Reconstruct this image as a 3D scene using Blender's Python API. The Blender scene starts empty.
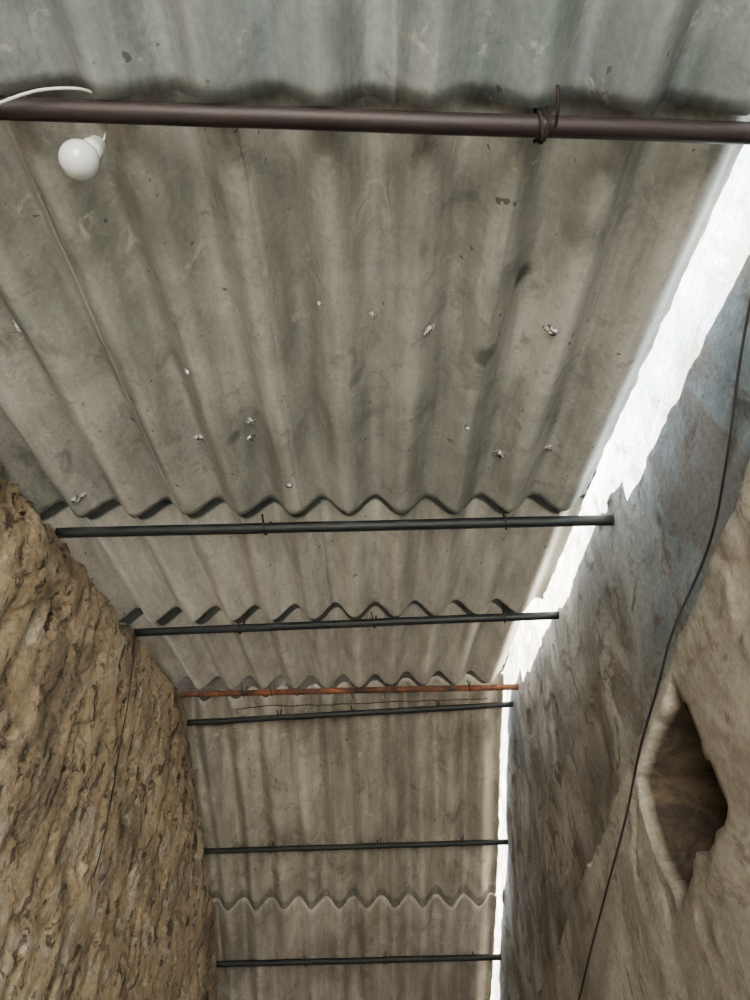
import bpy, math, random
from mathutils import Vector, noise
random.seed(4)
S=bpy.context.scene
EYE=1.5
AMP=0.038; PITCH=0.146; TH=0.007
XL=-0.86; XR=0.64
Y0=-1.9
R=0.0155
# ---- roof geometry (heights of the purlin axis line) ----
def near_line(y): return EYE+1.060+0.396*y
def far_line(y):  return EYE+3.267-0.385*y
def line(y): return min(near_line(y),far_line(y))
LIFT=0.056
def ss(a,b,x):
    t=max(0,min(1,(x-a)/(b-a))); return t*t*(3-2*t)
def cl(x): return max(0,min(1,x))

# ---------------- material helpers ----------------
def mat(name,rough=0.9):
    m=bpy.data.materials.new(name); m.use_nodes=True
    nt=m.node_tree; b=nt.nodes["Principled BSDF"]
    b.inputs["Roughness"].default_value=rough
    return m,nt,b
def N(nt,t,**k):
    n=nt.nodes.new(t)
    for a,v in k.items(): setattr(n,a,v)
    return n
def coords(nt,scale=(1,1,1),loc=(0,0,0)):
    tc=N(nt,'ShaderNodeTexCoord'); mp=N(nt,'ShaderNodeMapping')
    mp.inputs['Scale'].default_value=scale; mp.inputs['Location'].default_value=loc
    nt.links.new(tc.outputs['Object'],mp.inputs['Vector']); return mp.outputs[0]
def tex(nt,vec,scale,detail=6,rough=0.6,dist=0.0):
    n=N(nt,'ShaderNodeTexNoise'); n.inputs['Scale'].default_value=scale
    n.inputs['Detail'].default_value=detail; n.inputs['Roughness'].default_value=rough
    n.inputs['Distortion'].default_value=dist
    nt.links.new(vec,n.inputs['Vector']); return n.outputs['Fac']
def ramp(nt,fac,stops):
    r=N(nt,'ShaderNodeValToRGB'); e=r.color_ramp.elements
    while len(e)<len(stops): e.new(0.5)
    for el,(p,c) in zip(e,stops):
        el.position=p; el.color=(c,c,c,1) if not isinstance(c,tuple) else (*c,1)
    nt.links.new(fac,r.inputs[0]); return r.outputs[0]
def mix(nt,fac,a,b,mode='MIX'):
    m=N(nt,'ShaderNodeMix',data_type='RGBA',blend_type=mode)
    for sock,v in ((m.inputs[0],fac),(m.inputs[6],a),(m.inputs[7],b)):
        if isinstance(v,(int,float)): sock.default_value=v
        elif isinstance(v,tuple): sock.default_value=(*v,1)
        else: nt.links.new(v,sock)
    return m.outputs[2]
def math_(nt,op,a,b=None,c=None):
    n=N(nt,'ShaderNodeMath',operation=op)
    for i,v in enumerate((a,b,c)):
        if v is None: continue
        if isinstance(v,(int,float)): n.inputs[i].default_value=v
        else: nt.links.new(v,n.inputs[i])
    return n.outputs[0]
def bump(nt,b,h,st,dist=0.01,prev=None):
    n=N(nt,'ShaderNodeBump'); n.inputs['Strength'].default_value=st; n.inputs['Distance'].default_value=dist
    nt.links.new(h,n.inputs['Height'])
    if prev: nt.links.new(prev,n.inputs['Normal'])
    nt.links.new(n.outputs[0],b.inputs['Normal']); return n.outputs[0]
def posmask(nt,center,radius,soft=0.5):
    v=coords(nt)
    nz=N(nt,'ShaderNodeTexNoise'); nz.inputs['Scale'].default_value=18; nt.links.new(v,nz.inputs['Vector'])
    d=N(nt,'ShaderNodeVectorMath',operation='DISTANCE'); nt.links.new(v,d.inputs[0]); d.inputs[1].default_value=center
    a=math_(nt,'MULTIPLY_ADD',nz.outputs['Fac'],radius*0.9,d.outputs['Value'])
    mr=N(nt,'ShaderNodeMapRange'); nt.links.new(a,mr.inputs[0])
    mr.inputs[1].default_value=radius*1.45; mr.inputs[2].default_value=radius*(1.45-soft)
    mr.inputs[3].default_value=0; mr.inputs[4].default_value=1
    return mr.outputs[0]

def sheet_mat(name,c_lo,c_mid,c_hi,stains=(),blotch=0.6,lap_shade=()):
    m,nt,b=mat(name,0.92)
    v=coords(nt); vs=coords(nt,(7,0.7,1)); vs2=coords(nt,(22,2.0,2))
    big=tex(nt,v,2.6,7,0.62,0.6); streak=tex(nt,vs,1.6,7,0.65); st2=tex(nt,vs2,2.0,5,0.6); fine=tex(nt,v,90,4,0.7)
    c=ramp(nt,big,[(0.34,c_lo),(0.5,c_mid),(0.66,c_hi)])
    c=mix(nt,0.9,c,ramp(nt,streak,[(0.32,0.58),(0.5,0.95),(0.66,1.22)]),'MULTIPLY')
    c=mix(nt,0.6,c,ramp(nt,st2,[(0.35,0.72),(0.65,1.17)]),'MULTIPLY')
    c=mix(nt,0.6,c,ramp(nt,fine,[(0.3,0.7),(0.7,1.2)]),'MULTIPLY')
    blot=tex(nt,v,9,6,0.72,0.5)
    c=mix(nt,ramp(nt,blot,[(0.55,0.0),(0.66,blotch)]),c,tuple(x*0.45 for x in c_lo))
    mold=tex(nt,coords(nt,(1,0.6,1),(9,4,2)),5,8,0.75,0.9)
    c=mix(nt,ramp(nt,mold,[(0.55,0.0),(0.63,blotch*0.8)]),c,tuple(x*0.6 for x in c_lo))
    wh=tex(nt,coords(nt,(1,1,1),(3.1,1.7,0)),12,7,0.78,0.8)
    c=mix(nt,ramp(nt,wh,[(0.59,0.0),(0.67,0.5)]),c,(0.66,0.65,0.60))
    sp=tex(nt,coords(nt,(1,1,1),(1.1,5.7,0)),38,2,0.5)
    c=mix(nt,ramp(nt,sp,[(0.725,0.0),(0.75,0.8)]),c,(0.06,0.055,0.05))
    for (p,r,s) in stains:
        c=mix(nt,math_(nt,'MULTIPLY',posmask(nt,p,r),s),c,(0.045,0.045,0.04))
    # dark band painted into the colour for the shade at each lap joint
    if lap_shade:
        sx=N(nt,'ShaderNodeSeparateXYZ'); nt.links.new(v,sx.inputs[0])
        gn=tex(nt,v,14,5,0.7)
        for (ya,sk,sign,st) in lap_shade:
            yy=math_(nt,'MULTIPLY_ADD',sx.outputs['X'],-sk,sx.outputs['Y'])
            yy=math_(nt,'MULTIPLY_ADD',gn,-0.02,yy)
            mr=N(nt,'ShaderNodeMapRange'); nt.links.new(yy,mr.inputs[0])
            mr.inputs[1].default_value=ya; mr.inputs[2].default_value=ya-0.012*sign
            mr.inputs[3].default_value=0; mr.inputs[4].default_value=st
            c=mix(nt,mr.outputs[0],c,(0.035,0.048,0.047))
    nt.links.new(c,b.inputs['Base Color'])
    p=bump(nt,b,fine,0.35,0.002); bump(nt,b,streak,0.4,0.008,p)
    return m

def zA(y,o=0): return near_line(y)+LIFT+o
M_A=sheet_mat("asbestos_cement_grey",(0.29,0.30,0.275),(0.41,0.415,0.385),(0.51,0.51,0.475),
   [((0.276,0.506,zA(0.506,0.029)),0.030,0.95),((0.219,0.676,zA(0.676,-0.038)),0.034,0.75),((-0.34,0.95,zA(0.95)),0.03,0.6),((0.36,0.40,zA(0.40)),0.05,0.4),((-0.05,0.75,zA(0.75)),0.03,0.4)],0.6)
M_B=sheet_mat("asbestos_cement_lit_pale",(0.60,0.585,0.53),(0.72,0.70,0.64),(0.80,0.78,0.72),(),0.35,[(1.306,-0.02,1,0.92)])  # brighter copy of the sheet colour, stands in for light on this row
M_C=sheet_mat("asbestos_cement_lit_cream",(0.68,0.65,0.58),(0.80,0.77,0.70),(0.86,0.83,0.76),(),0.3,[(2.030,-0.055,1,0.92)])  # brightest sheet colour, light near the ridge painted in
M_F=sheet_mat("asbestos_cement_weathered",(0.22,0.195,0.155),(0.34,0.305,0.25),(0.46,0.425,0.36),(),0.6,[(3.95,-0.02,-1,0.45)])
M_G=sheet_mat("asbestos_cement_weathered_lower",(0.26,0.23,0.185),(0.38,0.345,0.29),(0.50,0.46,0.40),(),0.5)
M_R=sheet_mat("asbestos_cement_ridge_shade",(0.06,0.055,0.05),(0.09,0.085,0.075),(0.14,0.13,0.115),(),0.5)  # near-black tone paints the shade of the ridge gap
M_Z=sheet_mat("asbestos_cement_bluish",(0.18,0.23,0.24),(0.29,0.335,0.345),(0.43,0.46,0.46),(),0.5)

def metal_mat(name,base,rust,ramt,rough=0.55):
    m,nt,b=mat(name,rough)
    v=coords(nt); n=tex(nt,v,14,7,0.7,0.5); f=tex(nt,v,120,4,0.7)
    c=mix(nt,ramp(nt,n,[(0.5-ramt,0.0),(0.8-ramt,1.0)]),base,rust)
    c=mix(nt,0.5,c,ramp(nt,f,[(0.3,0.6),(0.7,1.3)]),'MULTIPLY')
    nt.links.new(c,b.inputs['Base Color']); b.inputs['Metallic'].default_value=0.25
    bump(nt,b,f,0.3,0.001); return m
M_P1=metal_mat("faded_oxide_pipe_paint",(0.020,0.014,0.016),(0.018,0.011,0.011),0.1)
M_P2=metal_mat("dark_steel_pipe",(0.009,0.013,0.015),(0.020,0.016,0.014),0.0)
M_P3=metal_mat("rusty_steel_pipe",(0.04,0.026,0.022),(0.30,0.10,0.04),0.10,0.8)
M_W=metal_mat("rusty_wire",(0.020,0.013,0.011),(0.05,0.026,0.016),0.0,0.8)

# ---------------- mesh helpers ----------------
def warp(p):
    """the far bay of the passage is built slightly narrower / shifted"""
    x,y,z=p; u=(x-XL)/1.5
    return (x+(0.045*(1-u)+0.022*u)*ss(2.95,3.9,y),y,z)
def link(name,verts,faces,m,smooth=True,parent=None):
    me=bpy.data.meshes.new(name); me.from_pydata([warp(p) for p in verts],[],faces); me.update()
    if smooth:
        for p in me.polygons: p.use_smooth=True
    o=bpy.data.objects.new(name,me); S.collection.objects.link(o)
    if m: me.materials.append(m)
    if parent: o.parent=parent
    return o
def fn(x,y,z=0,sc=1.0,o=4):
    return noise.fractal(Vector((x*sc,y*sc,z*sc)),1.0,2.0,o)

def sheet(x0,x1,ya,yb,skewa,skewb,base,off0,off1,m,phase=0.0,seed=0,amp=AMP):
    nx=max(4,int((x1-x0)/PITCH*18)); ny=60
    vs=[];fs=[]
    for j in range(ny+1):
        t=j/ny
        for i in range(nx+1):
            x=x0+(x1-x0)*i/nx
            sa=ya+skewa*x; sb=yb+skewb*x
            chip=0.006*fn(x,seed,0,25,3)
            y=sa+(sb-sa)*t + (chip if j in(0,ny) else 0)
            xx=x+ (0.007*fn(y,seed+7,0,18,3) if i in (0,nx) else 0)
            z=base(y)+LIFT+off0*(1-t)+off1*t
            z+=amp*math.cos(2*math.pi*(x-phase)/PITCH)+0.0015*fn(x,y,seed,3,2)
            vs.append((xx,y,z))
    for j in range(ny):
        for i in range(nx):
            a=j*(nx+1)+i; fs.append((a,a+nx+1,a+nx+2,a+1))
    o=link("corrugated_roof_sheet",vs,fs,m)
    s=o.modifiers.new("thick",'SOLIDIFY'); s.thickness=TH; s.offset=0
    return o
XO=-1.22
sheet(XO,0.03,-1.3,0.190,0,0.03,near_line,0.02,-0.012,M_Z,seed=1,amp=0.042)
sheet(0.0,0.60,-1.3,0.186,0,0.03,near_line,0.027,-0.006,M_Z,seed=2,amp=0.042)
sheet(XO,0.60,Y0-0.1,-1.15,0,0,near_line,0.0,-0.01,M_Z,seed=21)  # unseen roof run behind the camera, added to make the light graze
sheet(XO,-0.545,0.05,1.252,0.03,-0.02,near_line,0.014,-0.004,M_A,seed=3)
sheet(-0.575,-0.16,0.05,1.252,0.03,-0.02,near_line,0.022,0.003,M_A,seed=4)
sheet(-0.20,0.225,0.05,1.246,0.03,-0.02,near_line,0.014,-0.004,M_A,seed=5)
sheet(0.195,0.584,0.05,1.252,0.03,-0.02,near_line,0.022,0.003,M_A,seed=6)
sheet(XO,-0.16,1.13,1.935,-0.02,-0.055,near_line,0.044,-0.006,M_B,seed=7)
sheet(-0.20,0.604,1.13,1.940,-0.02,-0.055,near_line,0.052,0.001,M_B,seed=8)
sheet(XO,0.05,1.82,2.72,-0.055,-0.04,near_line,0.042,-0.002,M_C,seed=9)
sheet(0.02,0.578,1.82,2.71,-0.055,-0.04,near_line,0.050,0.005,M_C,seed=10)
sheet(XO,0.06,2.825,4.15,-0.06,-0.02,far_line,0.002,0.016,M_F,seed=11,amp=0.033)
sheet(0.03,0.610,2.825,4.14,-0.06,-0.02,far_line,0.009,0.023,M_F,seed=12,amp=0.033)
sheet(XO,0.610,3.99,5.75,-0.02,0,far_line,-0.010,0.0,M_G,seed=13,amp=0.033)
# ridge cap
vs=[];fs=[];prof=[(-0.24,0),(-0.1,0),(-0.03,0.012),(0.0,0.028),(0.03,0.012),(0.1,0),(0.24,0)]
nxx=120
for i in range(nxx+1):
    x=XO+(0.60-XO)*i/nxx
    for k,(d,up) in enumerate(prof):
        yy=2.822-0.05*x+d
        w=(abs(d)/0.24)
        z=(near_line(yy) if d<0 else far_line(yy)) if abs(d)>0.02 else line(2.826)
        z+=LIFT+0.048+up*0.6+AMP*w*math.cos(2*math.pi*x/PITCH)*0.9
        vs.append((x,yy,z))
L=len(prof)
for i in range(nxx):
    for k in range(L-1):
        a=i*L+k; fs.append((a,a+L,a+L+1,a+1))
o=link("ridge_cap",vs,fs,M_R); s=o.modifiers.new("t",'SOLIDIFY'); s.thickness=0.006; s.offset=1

# ---------------- purlin pipes ----------------
def tube(pts,r,seg=14,cap=True):
    vs=[];fs=[];n=len(pts)
    for i,p in enumerate(pts):
        p=Vector(p); a=Vector(pts[max(i-1,0)]); b=Vector(pts[min(i+1,n-1)]); t=(b-a).normalized()
        up=Vector((0,0,1)) if abs(t.z)<0.9 else Vector((1,0,0))
        u=t.cross(up).normalized(); v=t.cross(u)
        rr=r[i] if isinstance(r,(list,tuple)) else r
        for k in range(seg):
            an=2*math.pi*k/seg; vs.append(tuple(p+rr*(math.cos(an)*u+math.sin(an)*v)))
    for i in range(n-1):
        for k in range(seg):
            a=i*seg+k;b=i*seg+(k+1)%seg; fs.append((a,b,b+seg,a+seg))
    if cap: fs.append(tuple(range(seg))[::-1]); fs.append(tuple((n-1)*seg+k for k in range(seg)))
    return vs,fs
def pipe(yl,yr,base,m,r=R,x0=XL-0.03,x1=XR+0.008,drop=0.0,name="purlin_pipe"):
    sl=(yr-yl)/1.5
    pts=[]
    for i in range(40):
        x=x0+(x1-x0)*i/39; y=yl+sl*(x-XL)
        pts.append((x,y+0.001*fn(x,yl,0,4,2),base(y)-drop+0.0015*fn(x,yl,3,3,2)))
    vs,fs=tube(pts,r,20); return link(name,vs,fs,m)
pipe(-1.2,-1.2,near_line,M_P1,0.0150)
pipe(0.181,0.230,near_line,M_P1,0.0150)
pipe(1.335,1.267,near_line,M_P2,0.0150)
pipe(2.055,1.898,near_line,M_P2,0.0145)
pipe(2.79,2.69,near_line,M_P3,0.0135,drop=0.0)
pipe(2.95,2.86,far_line,M_P2,0.0135,drop=0.006)
pipe(3.642,3.59,far_line,M_P2,0.0135)
pipe(4.316,4.271,far_line,M_P2,0.0150)
pipe(5.05,5.03,far_line,M_P2,0.0150)

HV=[];HF=[]
def addtube(pts,r,seg=8):
    vs,fs=tube(pts,r,seg); o=len(HV); HV.extend(vs); HF.extend([tuple(i+o for i in f) for f in fs])
def hook(x,yl,yr,base,rp=R,tail=0.03,flip=1):
    y=yl+(yr-yl)*(x-XL)/1.5; z=base(y); rr=rp+0.003
    pts=[(x+0.004,y+flip*rr,z+0.05),(x,y+flip*rr,z+0.01)]
    for k in range(0,10):
        a=-k/9*math.pi*1.15; pts.append((x-0.001*k,y+flip*rr*math.cos(a),z+rr*math.sin(a)))
    a=pts[-1]; pts.append((a[0]-0.004,a[1]-flip*tail*0.4,a[2]+tail*0.6))
    addtube(pts,0.0028)
hook(0.235,0.181,0.230,near_line,0.016,0.03); hook(0.243,0.181,0.230,near_line,0.017,0.012,-1)
addtube([(0.250,0.214,near_line(0.214)-0.018),(0.247,0.190,near_line(0.19)-0.024),(0.244,0.172,near_line(0.172)-0.018),(0.243,0.162,near_line(0.162)-0.006)],0.0024)
addtube([(-0.53,0.165,near_line(0.165)+0.0),(-0.525,0.15,near_line(0.15)+0.012),(-0.52,0.10,near_line(0.1)+0.02)],0.003)
for x in (-0.49,0.0,0.46): hook(x,2.055,1.898,near_line)
for x in (-0.3,0.36): hook(x,1.335,1.267,near_line)
for x in (-0.6,-0.47,0.1,0.43): hook(x,2.79,2.69,near_line,0.0125)
for x in (-0.45,-0.1,0.3): hook(x,2.95,2.86,far_line,0.0135,0.02)
for x in (-0.55,0.0,0.42): hook(x,3.642,3.59,far_line,0.0135,0.02)
for x in (-0.4,0.02,0.5): hook(x,4.316,4.271,far_line,0.015,0.02)
pts=[]
for i in range(40):
    x=-0.65+i*0.03; y=2.83-0.06*x; pts.append((x,y,near_line(2.79)-0.018+0.012*fn(x,1,0,7,3)))
addtube(pts,0.002)
link("hook_bolts",HV,HF,M_W)

m,nt,b=mat("cement_daub",0.8); v=coords(nt); f=tex(nt,v,110,5,0.7)
nt.links.new(ramp(nt,f,[(0.46,(0.05,0.05,0.05)),(0.54,(0.6,0.6,0.57)),(0.7,(0.9,0.9,0.88))]),b.inputs['Base Color'])
DV=[];DF=[]
def daub(x,y,r):
    z0=near_line(y)+LIFT+AMP*math.cos(2*math.pi*x/PITCH)-TH*0.5+0.004
    slx=-AMP*2*math.pi/PITCH*math.sin(2*math.pi*x/PITCH)
    z0-=0.012*abs(slx)
    o=len(DV); K=12
    for ring,(q,h) in enumerate(((1.0,0.002),(0.8,-0.003),(0.4,-0.006))):
        for k in range(K):
            a=2*math.pi*k/K; rr=r*q*(1+0.35*fn(math.cos(a)+x*9,math.sin(a)+y*9,0,1.3,2))
            dx=rr*math.cos(a); dy=rr*math.sin(a)
            DV.append((x+dx,y+dy,z0+dx*slx+dy*0.396+h))
    for q in range(2):
        for k in range(K):
            a=o+q*K+k;c=o+q*K+(k+1)%K; DF.append((a,a+K,c+K,c))
    DF.append(tuple(o+2*K+k for k in range(K)))
def px2(xp,yp):
    e=math.radians(52.5)-math.atan((yp-500)/740); y=1.105/(math.tan(e)-0.396)
    h=1.105+0.396*y; zc=y*0.6088+h*0.7934
    return (xp-375)/740*zc,y
for xp,yp,r in ((22,322,.017),(429,327,.012),(549,326,.012),(373,325,.008),(195,449,.015),(248,431,.012),(249,446,.010),(500,460,.014),(551,460,.016),(190,365,.007),(82,492,.014),(465,420,.007),(320,300,.005),(290,480,.01)):
    x,y=px2(xp,yp); daub(x,y,r)
link("sheet_fixings",DV,DF,m)

# ---------------- walls ----------------
def wall(name,X,inward,y0,y1,top,m,res=0.0125,disp=None,th=0.3,zmin=0.0):
    ys=[]
    y=y0
    while y<y1:
        ys.append(y); y+= 0.05 if y<0.2 else res
    ys.append(y1)
    ny=len(ys)-1; nz=int(4.0/res)
    vs=[];fs=[]
    C=nz+1
    for y in ys:
        T=top(y)
        for k in range(nz+1):
            z=zmin+(T-zmin)*k/nz
            vs.append((X+inward*disp(y,z,T),y,z))
    def add(f): fs.append(tuple(f) if inward>0 else tuple(f)[::-1])
    for i in range(ny):
        for k in range(nz):
            a=i*C+k; add((a,a+C,a+C+1,a+1))
    o0=len(vs); XB=X-inward*th
    for i,y in enumerate(ys):
        vs.append((XB,y,zmin)); vs.append((XB,y,vs[i*C+nz][2]))
    for i in range(ny):
        b0=o0+2*i
        add((b0,b0+1,b0+3,b0+2))
        t=i*C+nz; add((t,t+C,b0+3,b0+1))
    for i,fl in ((0,False),(ny,True)):
        loop=[i*C+k for k in range(nz+1)]+[o0+2*i+1,o0+2*i]
        add(loop if not fl else loop[::-1])
    o=link(name,vs,fs,m)
    for p in list(o.data.polygons)[ny*nz:]: p.use_smooth=False
    return o
def topL(y):
    j=0.05*fn(y,5,0,7,5)+0.04*fn(y,2,0,40,3)
    return min(line(y)+0.004+j, line(y)+0.016)
def dispL(y,z,T):
    d=0.014*fn(y,z,0,2.0,3)+0.0045*fn(y,z,5,13,4)
    c=fn(y,z,9,4,5)
    d-=0.009*cl((c-0.12)/0.04)
    c2=fn(y*1.3,z*0.8,15,13,4)
    d-=0.014*cl((c2-0.26)/0.12)
    edge=T-z
    if edge<0.10: d-=0.035*(1-edge/0.10)**1.5+0.022*abs(fn(y,z,3,22,3))*(1-edge/0.10)
    return d
m,nt,b=mat("ochre_mud_plaster",0.95); v=coords(nt)
n1=tex(nt,v,2.2,8,0.62,0.7); n2=tex(nt,coords(nt,(1,1.2,0.75),(0,0,0)),13,7,0.74,0.6); n3=tex(nt,v,60,5,0.75); n4=tex(nt,coords(nt,(1,1,1),(5,2,1)),6.5,8,0.7,1.0)
n5=tex(nt,coords(nt,(1,1,1),(2,7,4)),3.2,9,0.72,1.2)
c=ramp(nt,n1,[(0.34,(0.26,0.195,0.13)),(0.45,(0.40,0.31,0.20)),(0.57,(0.50,0.39,0.255)),(0.68,(0.55,0.47,0.34))])
c=mix(nt,ramp(nt,n4,[(0.54,0.0),(0.60,0.7)]),c,(0.57,0.52,0.44))
c=mix(nt,ramp(nt,n5,[(0.52,0.0),(0.58,0.7)]),c,(0.21,0.165,0.12))
c=mix(nt,ramp(nt,n2,[(0.54,0.0),(0.59,0.92)]),c,(0.075,0.055,0.04))
c=mix(nt,0.9,c,ramp(nt,n3,[(0.3,0.55),(0.7,1.35)]),'MULTIPLY')
nt.links.new(c,b.inputs['Base Color'])
p=bump(nt,b,n3,0.7,0.006); bump(nt,b,n2,0.8,0.014,p)
wall("wall_left",XL,1,Y0,5.6,topL,m,disp=dispL,th=0.3)

LED=0.060
def topR(y): return line(y)+0.55+0.02*fn(y,1,0,8,4)
def dispR(y,z,T):
    d=0.008*fn(y,z,20,1.6,3)+0.0012*fn(y,z,25,14,4)
    h=z-EYE; e=0.010*fn(y,z,30,9,3); e2=0.030*fn(y,z,33,7,4); e3=0.030*fn(y,z,37,7,4)
    d+=LED*(1-ss(0.985,0.997,h+e-0.03*(y-1.7)))
    a=ss(1.15,1.162,y+e2)*(1-ss(1.49,1.502,y+e2))*ss(0.655,0.67,h+e3)*(1-ss(0.912,0.926,h+0.6*e3))
    shelf=1-ss(0.745+0.10*(1.35-y),0.765+0.10*(1.35-y),h+e3)
    d-=a*(0.25-0.13*shelf+0.02*fn(y,z,50,12,3))
    c=fn(y,z,41,3.5,5)
    d-=0.006*cl((c-0.10)/0.04)
    return d
m,nt,b=mat("limewashed_plaster_stained",0.93); v=coords(nt)
n1=tex(nt,v,2.0,8,0.65,0.8); n2=tex(nt,v,9,8,0.75,0.9); n3=tex(nt,v,70,5,0.75); n4=tex(nt,coords(nt,(1,1,1),(2,8,1)),4.0,8,0.7,0.8)
n5=tex(nt,coords(nt,(1,1.8,0.8),(2,7,4)),3.0,9,0.70,0.8)
c=ramp(nt,n1,[(0.38,(0.16,0.14,0.11)),(0.48,(0.29,0.265,0.22)),(0.60,(0.46,0.43,0.365))])
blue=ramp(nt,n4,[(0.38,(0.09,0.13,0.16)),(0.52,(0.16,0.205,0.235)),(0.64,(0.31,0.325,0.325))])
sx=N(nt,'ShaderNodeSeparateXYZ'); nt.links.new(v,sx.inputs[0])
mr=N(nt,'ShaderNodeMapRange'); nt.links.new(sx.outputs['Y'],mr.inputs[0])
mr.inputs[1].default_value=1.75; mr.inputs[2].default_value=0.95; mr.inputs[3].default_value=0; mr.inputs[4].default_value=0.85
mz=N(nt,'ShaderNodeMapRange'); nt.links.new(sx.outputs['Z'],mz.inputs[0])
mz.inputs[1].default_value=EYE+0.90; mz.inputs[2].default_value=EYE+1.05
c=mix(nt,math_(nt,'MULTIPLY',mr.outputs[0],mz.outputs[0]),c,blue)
c=mix(nt,ramp(nt,n5,[(0.50,0.0),(0.57,0.7)]),c,(0.125,0.10,0.08))
c=mix(nt,ramp(nt,n2,[(0.54,0.0),(0.61,0.85)]),c,(0.09,0.067,0.047))
mlo=N(nt,'ShaderNodeMapRange'); nt.links.new(sx.outputs['X'],mlo.inputs[0])
mlo.inputs[1].default_value=XR-0.02; mlo.inputs[2].default_value=XR-0.04
c=mix(nt,math_(nt,'MULTIPLY',mlo.outputs[0],0.22),c,(0.48,0.43,0.35))
c=mix(nt,0.8,c,ramp(nt,n3,[(0.3,0.6),(0.7,1.25)]),'MULTIPLY')
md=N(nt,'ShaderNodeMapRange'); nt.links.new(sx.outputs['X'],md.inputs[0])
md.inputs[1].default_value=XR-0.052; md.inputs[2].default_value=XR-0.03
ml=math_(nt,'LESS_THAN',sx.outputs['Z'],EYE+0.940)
c=mix(nt,math_(nt,'MULTIPLY',md.outputs[0],ml),c,mix(nt,ramp(nt,n2,[(0.4,0.0),(0.6,1.0)]),(0.035,0.027,0.02),(0.12,0.09,0.06)))  # recess shade put into the colour inside the niche
nt.links.new(c,b.inputs['Base Color'])
p=bump(nt,b,n3,0.5,0.004); bump(nt,b,n2,0.6,0.010,p)
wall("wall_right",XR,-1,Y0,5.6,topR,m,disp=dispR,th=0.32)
M_wall=m

vs=[(-0.9,5.58,0),(0.7,5.58,0),(0.7,5.58,line(5.58)),(-0.9,5.58,line(5.58))]
o=link("wall_back_added_unseen",vs,[(0,1,2,3)],M_wall,False); s=o.modifiers.new("t",'SOLIDIFY'); s.thickness=0.2; s.offset=-1  # unseen end wall, added closed so the far slope stays darker

# floor / yard
m,nt,b=mat("packed_earth_concrete",0.95); v=coords(nt); n1=tex(nt,v,1.5,8,0.6); n3=tex(nt,v,30,6,0.7)
c=ramp(nt,n1,[(0.3,(0.36,0.33,0.28)),(0.7,(0.50,0.46,0.40))]); c=mix(nt,0.5,c,ramp(nt,n3,[(0.3,0.7),(0.7,1.2)]),'MULTIPLY')
nt.links.new(c,b.inputs['Base Color']); bump(nt,b,n3,0.5,0.01)
vs=[];fs=[];n=40
for i in range(n+1):
    for j in range(n+1):
        x=-12+24*i/n; y=-16+28*j/n; vs.append((x,y,-0.012+0.01*fn(x,y,0,1.5,3)))
for i in range(n):
    for j in range(n):
        a=i*(n+1)+j; fs.append((a,a+n+1,a+n+2,a+1))
link("floor",vs,fs,m)

# ---------------- light bulb + holder + flex ----------------
root=bpy.data.objects.new("light_bulb",None); S.collection.objects.link(root)
m,nt,b=mat("bulb_glass_white",0.10); b.inputs['Base Color'].default_value=(0.64,0.68,0.69,1)
b.inputs['Coat Weight'].default_value=0.8
mw,nt2,b2=mat("white_plastic",0.4); b2.inputs['Base Color'].default_value=(0.62,0.63,0.62,1)
bx,by,bz=-0.380,0.232,EYE+1.020
def lathe(prof,seg=40):
    vs=[];fs=[]
    for (r,z) in prof:
        for k in range(seg):
            a=2*math.pi*k/seg; vs.append((bx+r*math.cos(a),by+r*math.sin(a),bz+z))
    for i in range(len(prof)-1):
        for k in range(seg):
            a=i*seg+k;c=i*seg+(k+1)%seg; fs.append((a,c,c+seg,a+seg))
    return vs,fs
RB=0.0250
prof=[(0.0001,-RB)]+[(RB*math.sin(a),-RB*math.cos(a)) for a in [math.pi*k/20 for k in range(1,15)]]+[(0.0145,0.028),(0.0130,0.038)]
v_,f_=lathe(prof); link("globe",v_,f_,m,True,root)
v_,f_=lathe([(0.0130,0.036),(0.0155,0.038),(0.0155,0.056),(0.0140,0.058),(0.0140,0.074),(0.008,0.082),(0.0001,0.083)]); link("holder",v_,f_,mw,True,root)
zc=near_line(0.19)
v_,f_=tube([(bx,by,bz+0.081),(bx-0.001,by+0.002,bz+0.105),(bx-0.004,by-0.006,zc+0.028),(bx-0.002,0.195,zc+0.021),(bx-0.006,0.172,zc+0.012),
 (bx-0.024,0.166,zc-0.010),(bx-0.06,0.165,zc-0.021),(bx-0.09,0.171,zc-0.027),(bx-0.13,0.184,zc-0.029),(bx-0.18,0.200,zc-0.028),(bx-0.30,0.21,zc-0.02),(bx-0.45,0.2,zc-0.018)],0.0022,10)
o=link("flex",v_,f_,mw,True,root); ms=o.modifiers.new("s",'SUBSURF'); ms.levels=2; ms.render_levels=2

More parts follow.
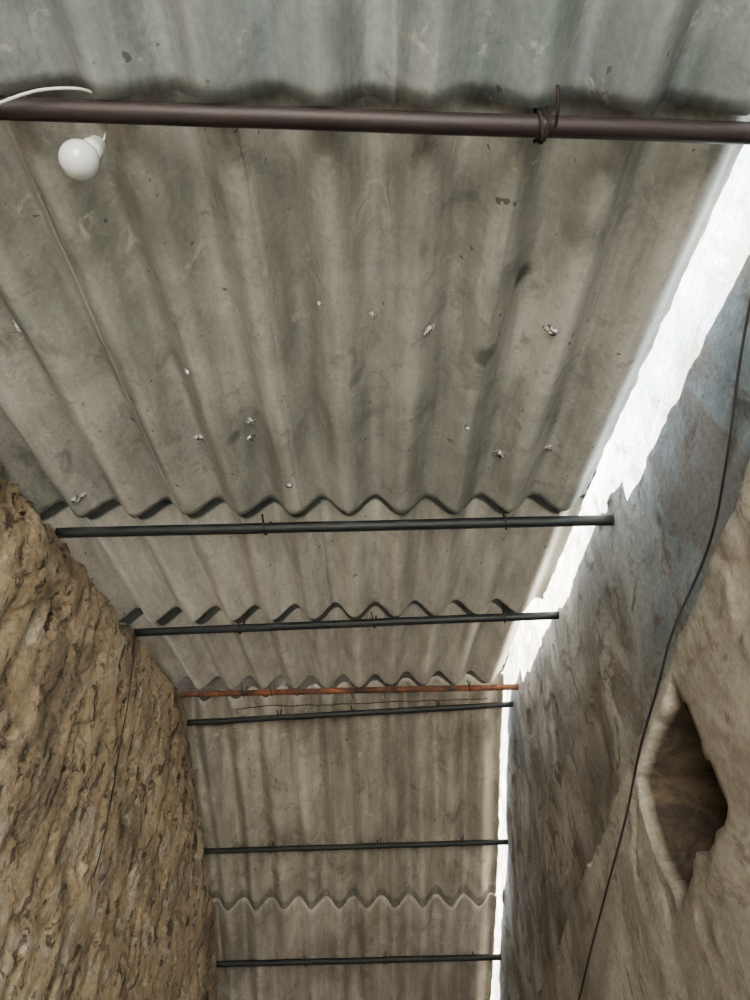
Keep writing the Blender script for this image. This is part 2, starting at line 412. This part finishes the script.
# ---------------- cables ----------------
mc,nt3,b3=mat("black_cable",0.6); b3.inputs['Base Color'].default_value=(0.012,0.013,0.015,1)
def cable(name,pts,r,m):
    cu=bpy.data.curves.new(name,'CURVE'); cu.dimensions='3D'; cu.bevel_depth=r; cu.bevel_resolution=3; cu.resolution_u=12
    sp=cu.splines.new('BEZIER'); sp.bezier_points.add(len(pts)-1)
    for bp,p in zip(sp.bezier_points,pts):
        bp.co=p; bp.handle_left_type='AUTO'; bp.handle_right_type='AUTO'
    o=bpy.data.objects.new(name,cu); S.collection.objects.link(o); cu.materials.append(m); return o
xc=XR-0.014
cable("electric_cable",[(xc,-0.5,EYE+1.42),(xc,0.2,EYE+1.25),(xc,0.566,EYE+1.158),(xc-0.003,0.74,EYE+1.085),(xc-0.004,0.895,EYE+1.044),(xc-0.050,1.10,EYE+0.980),(xc-0.058,1.173,EYE+0.955),
 (xc-0.058,1.40,EYE+0.932),(xc-0.058,1.574,EYE+0.895),(xc-0.058,1.85,EYE+0.860),(xc-0.057,2.10,EYE+0.83),(xc-0.059,2.41,EYE+0.78),(xc-0.060,3.2,EYE+0.70),(xc-0.040,5.5,EYE+0.6)],0.0026,mc)
xl=XL+0.02
cable("hanging_wire",[(xl-0.01,1.95,EYE+1.80),(xl,1.972,EYE+1.74),(xl+0.004,2.06,EYE+1.58),(xl,2.12,EYE+1.459),(xl+0.004,2.19,EYE+1.25),(xl,2.237,EYE+1.118),(xl+0.004,2.225,EYE+1.06)],0.0018,M_W)

# ---------------- light ----------------
sd=bpy.data.lights.new("sun",'SUN'); sd.energy=190; sd.angle=math.radians(0.8); sd.color=(1,0.97,0.91)
so=bpy.data.objects.new("sun",sd); S.collection.objects.link(so)
d=Vector((0.53,0.25,-0.85)).normalized()
so.rotation_euler=d.to_track_quat('-Z','Y').to_euler()
w=bpy.data.worlds.new("World"); S.world=w; w.use_nodes=True
bg=w.node_tree.nodes['Background']; bg.inputs[0].default_value=(0.80,0.92,1.0,1); bg.inputs[1].default_value=20.0

cam=bpy.data.cameras.new("Camera"); co=bpy.data.objects.new("Camera",cam); S.collection.objects.link(co)
cam.lens=26.64; cam.sensor_width=36; cam.clip_start=0.01
co.location=(0,0,EYE); co.rotation_euler=(math.radians(90+52.5),0,0)
S.camera=co
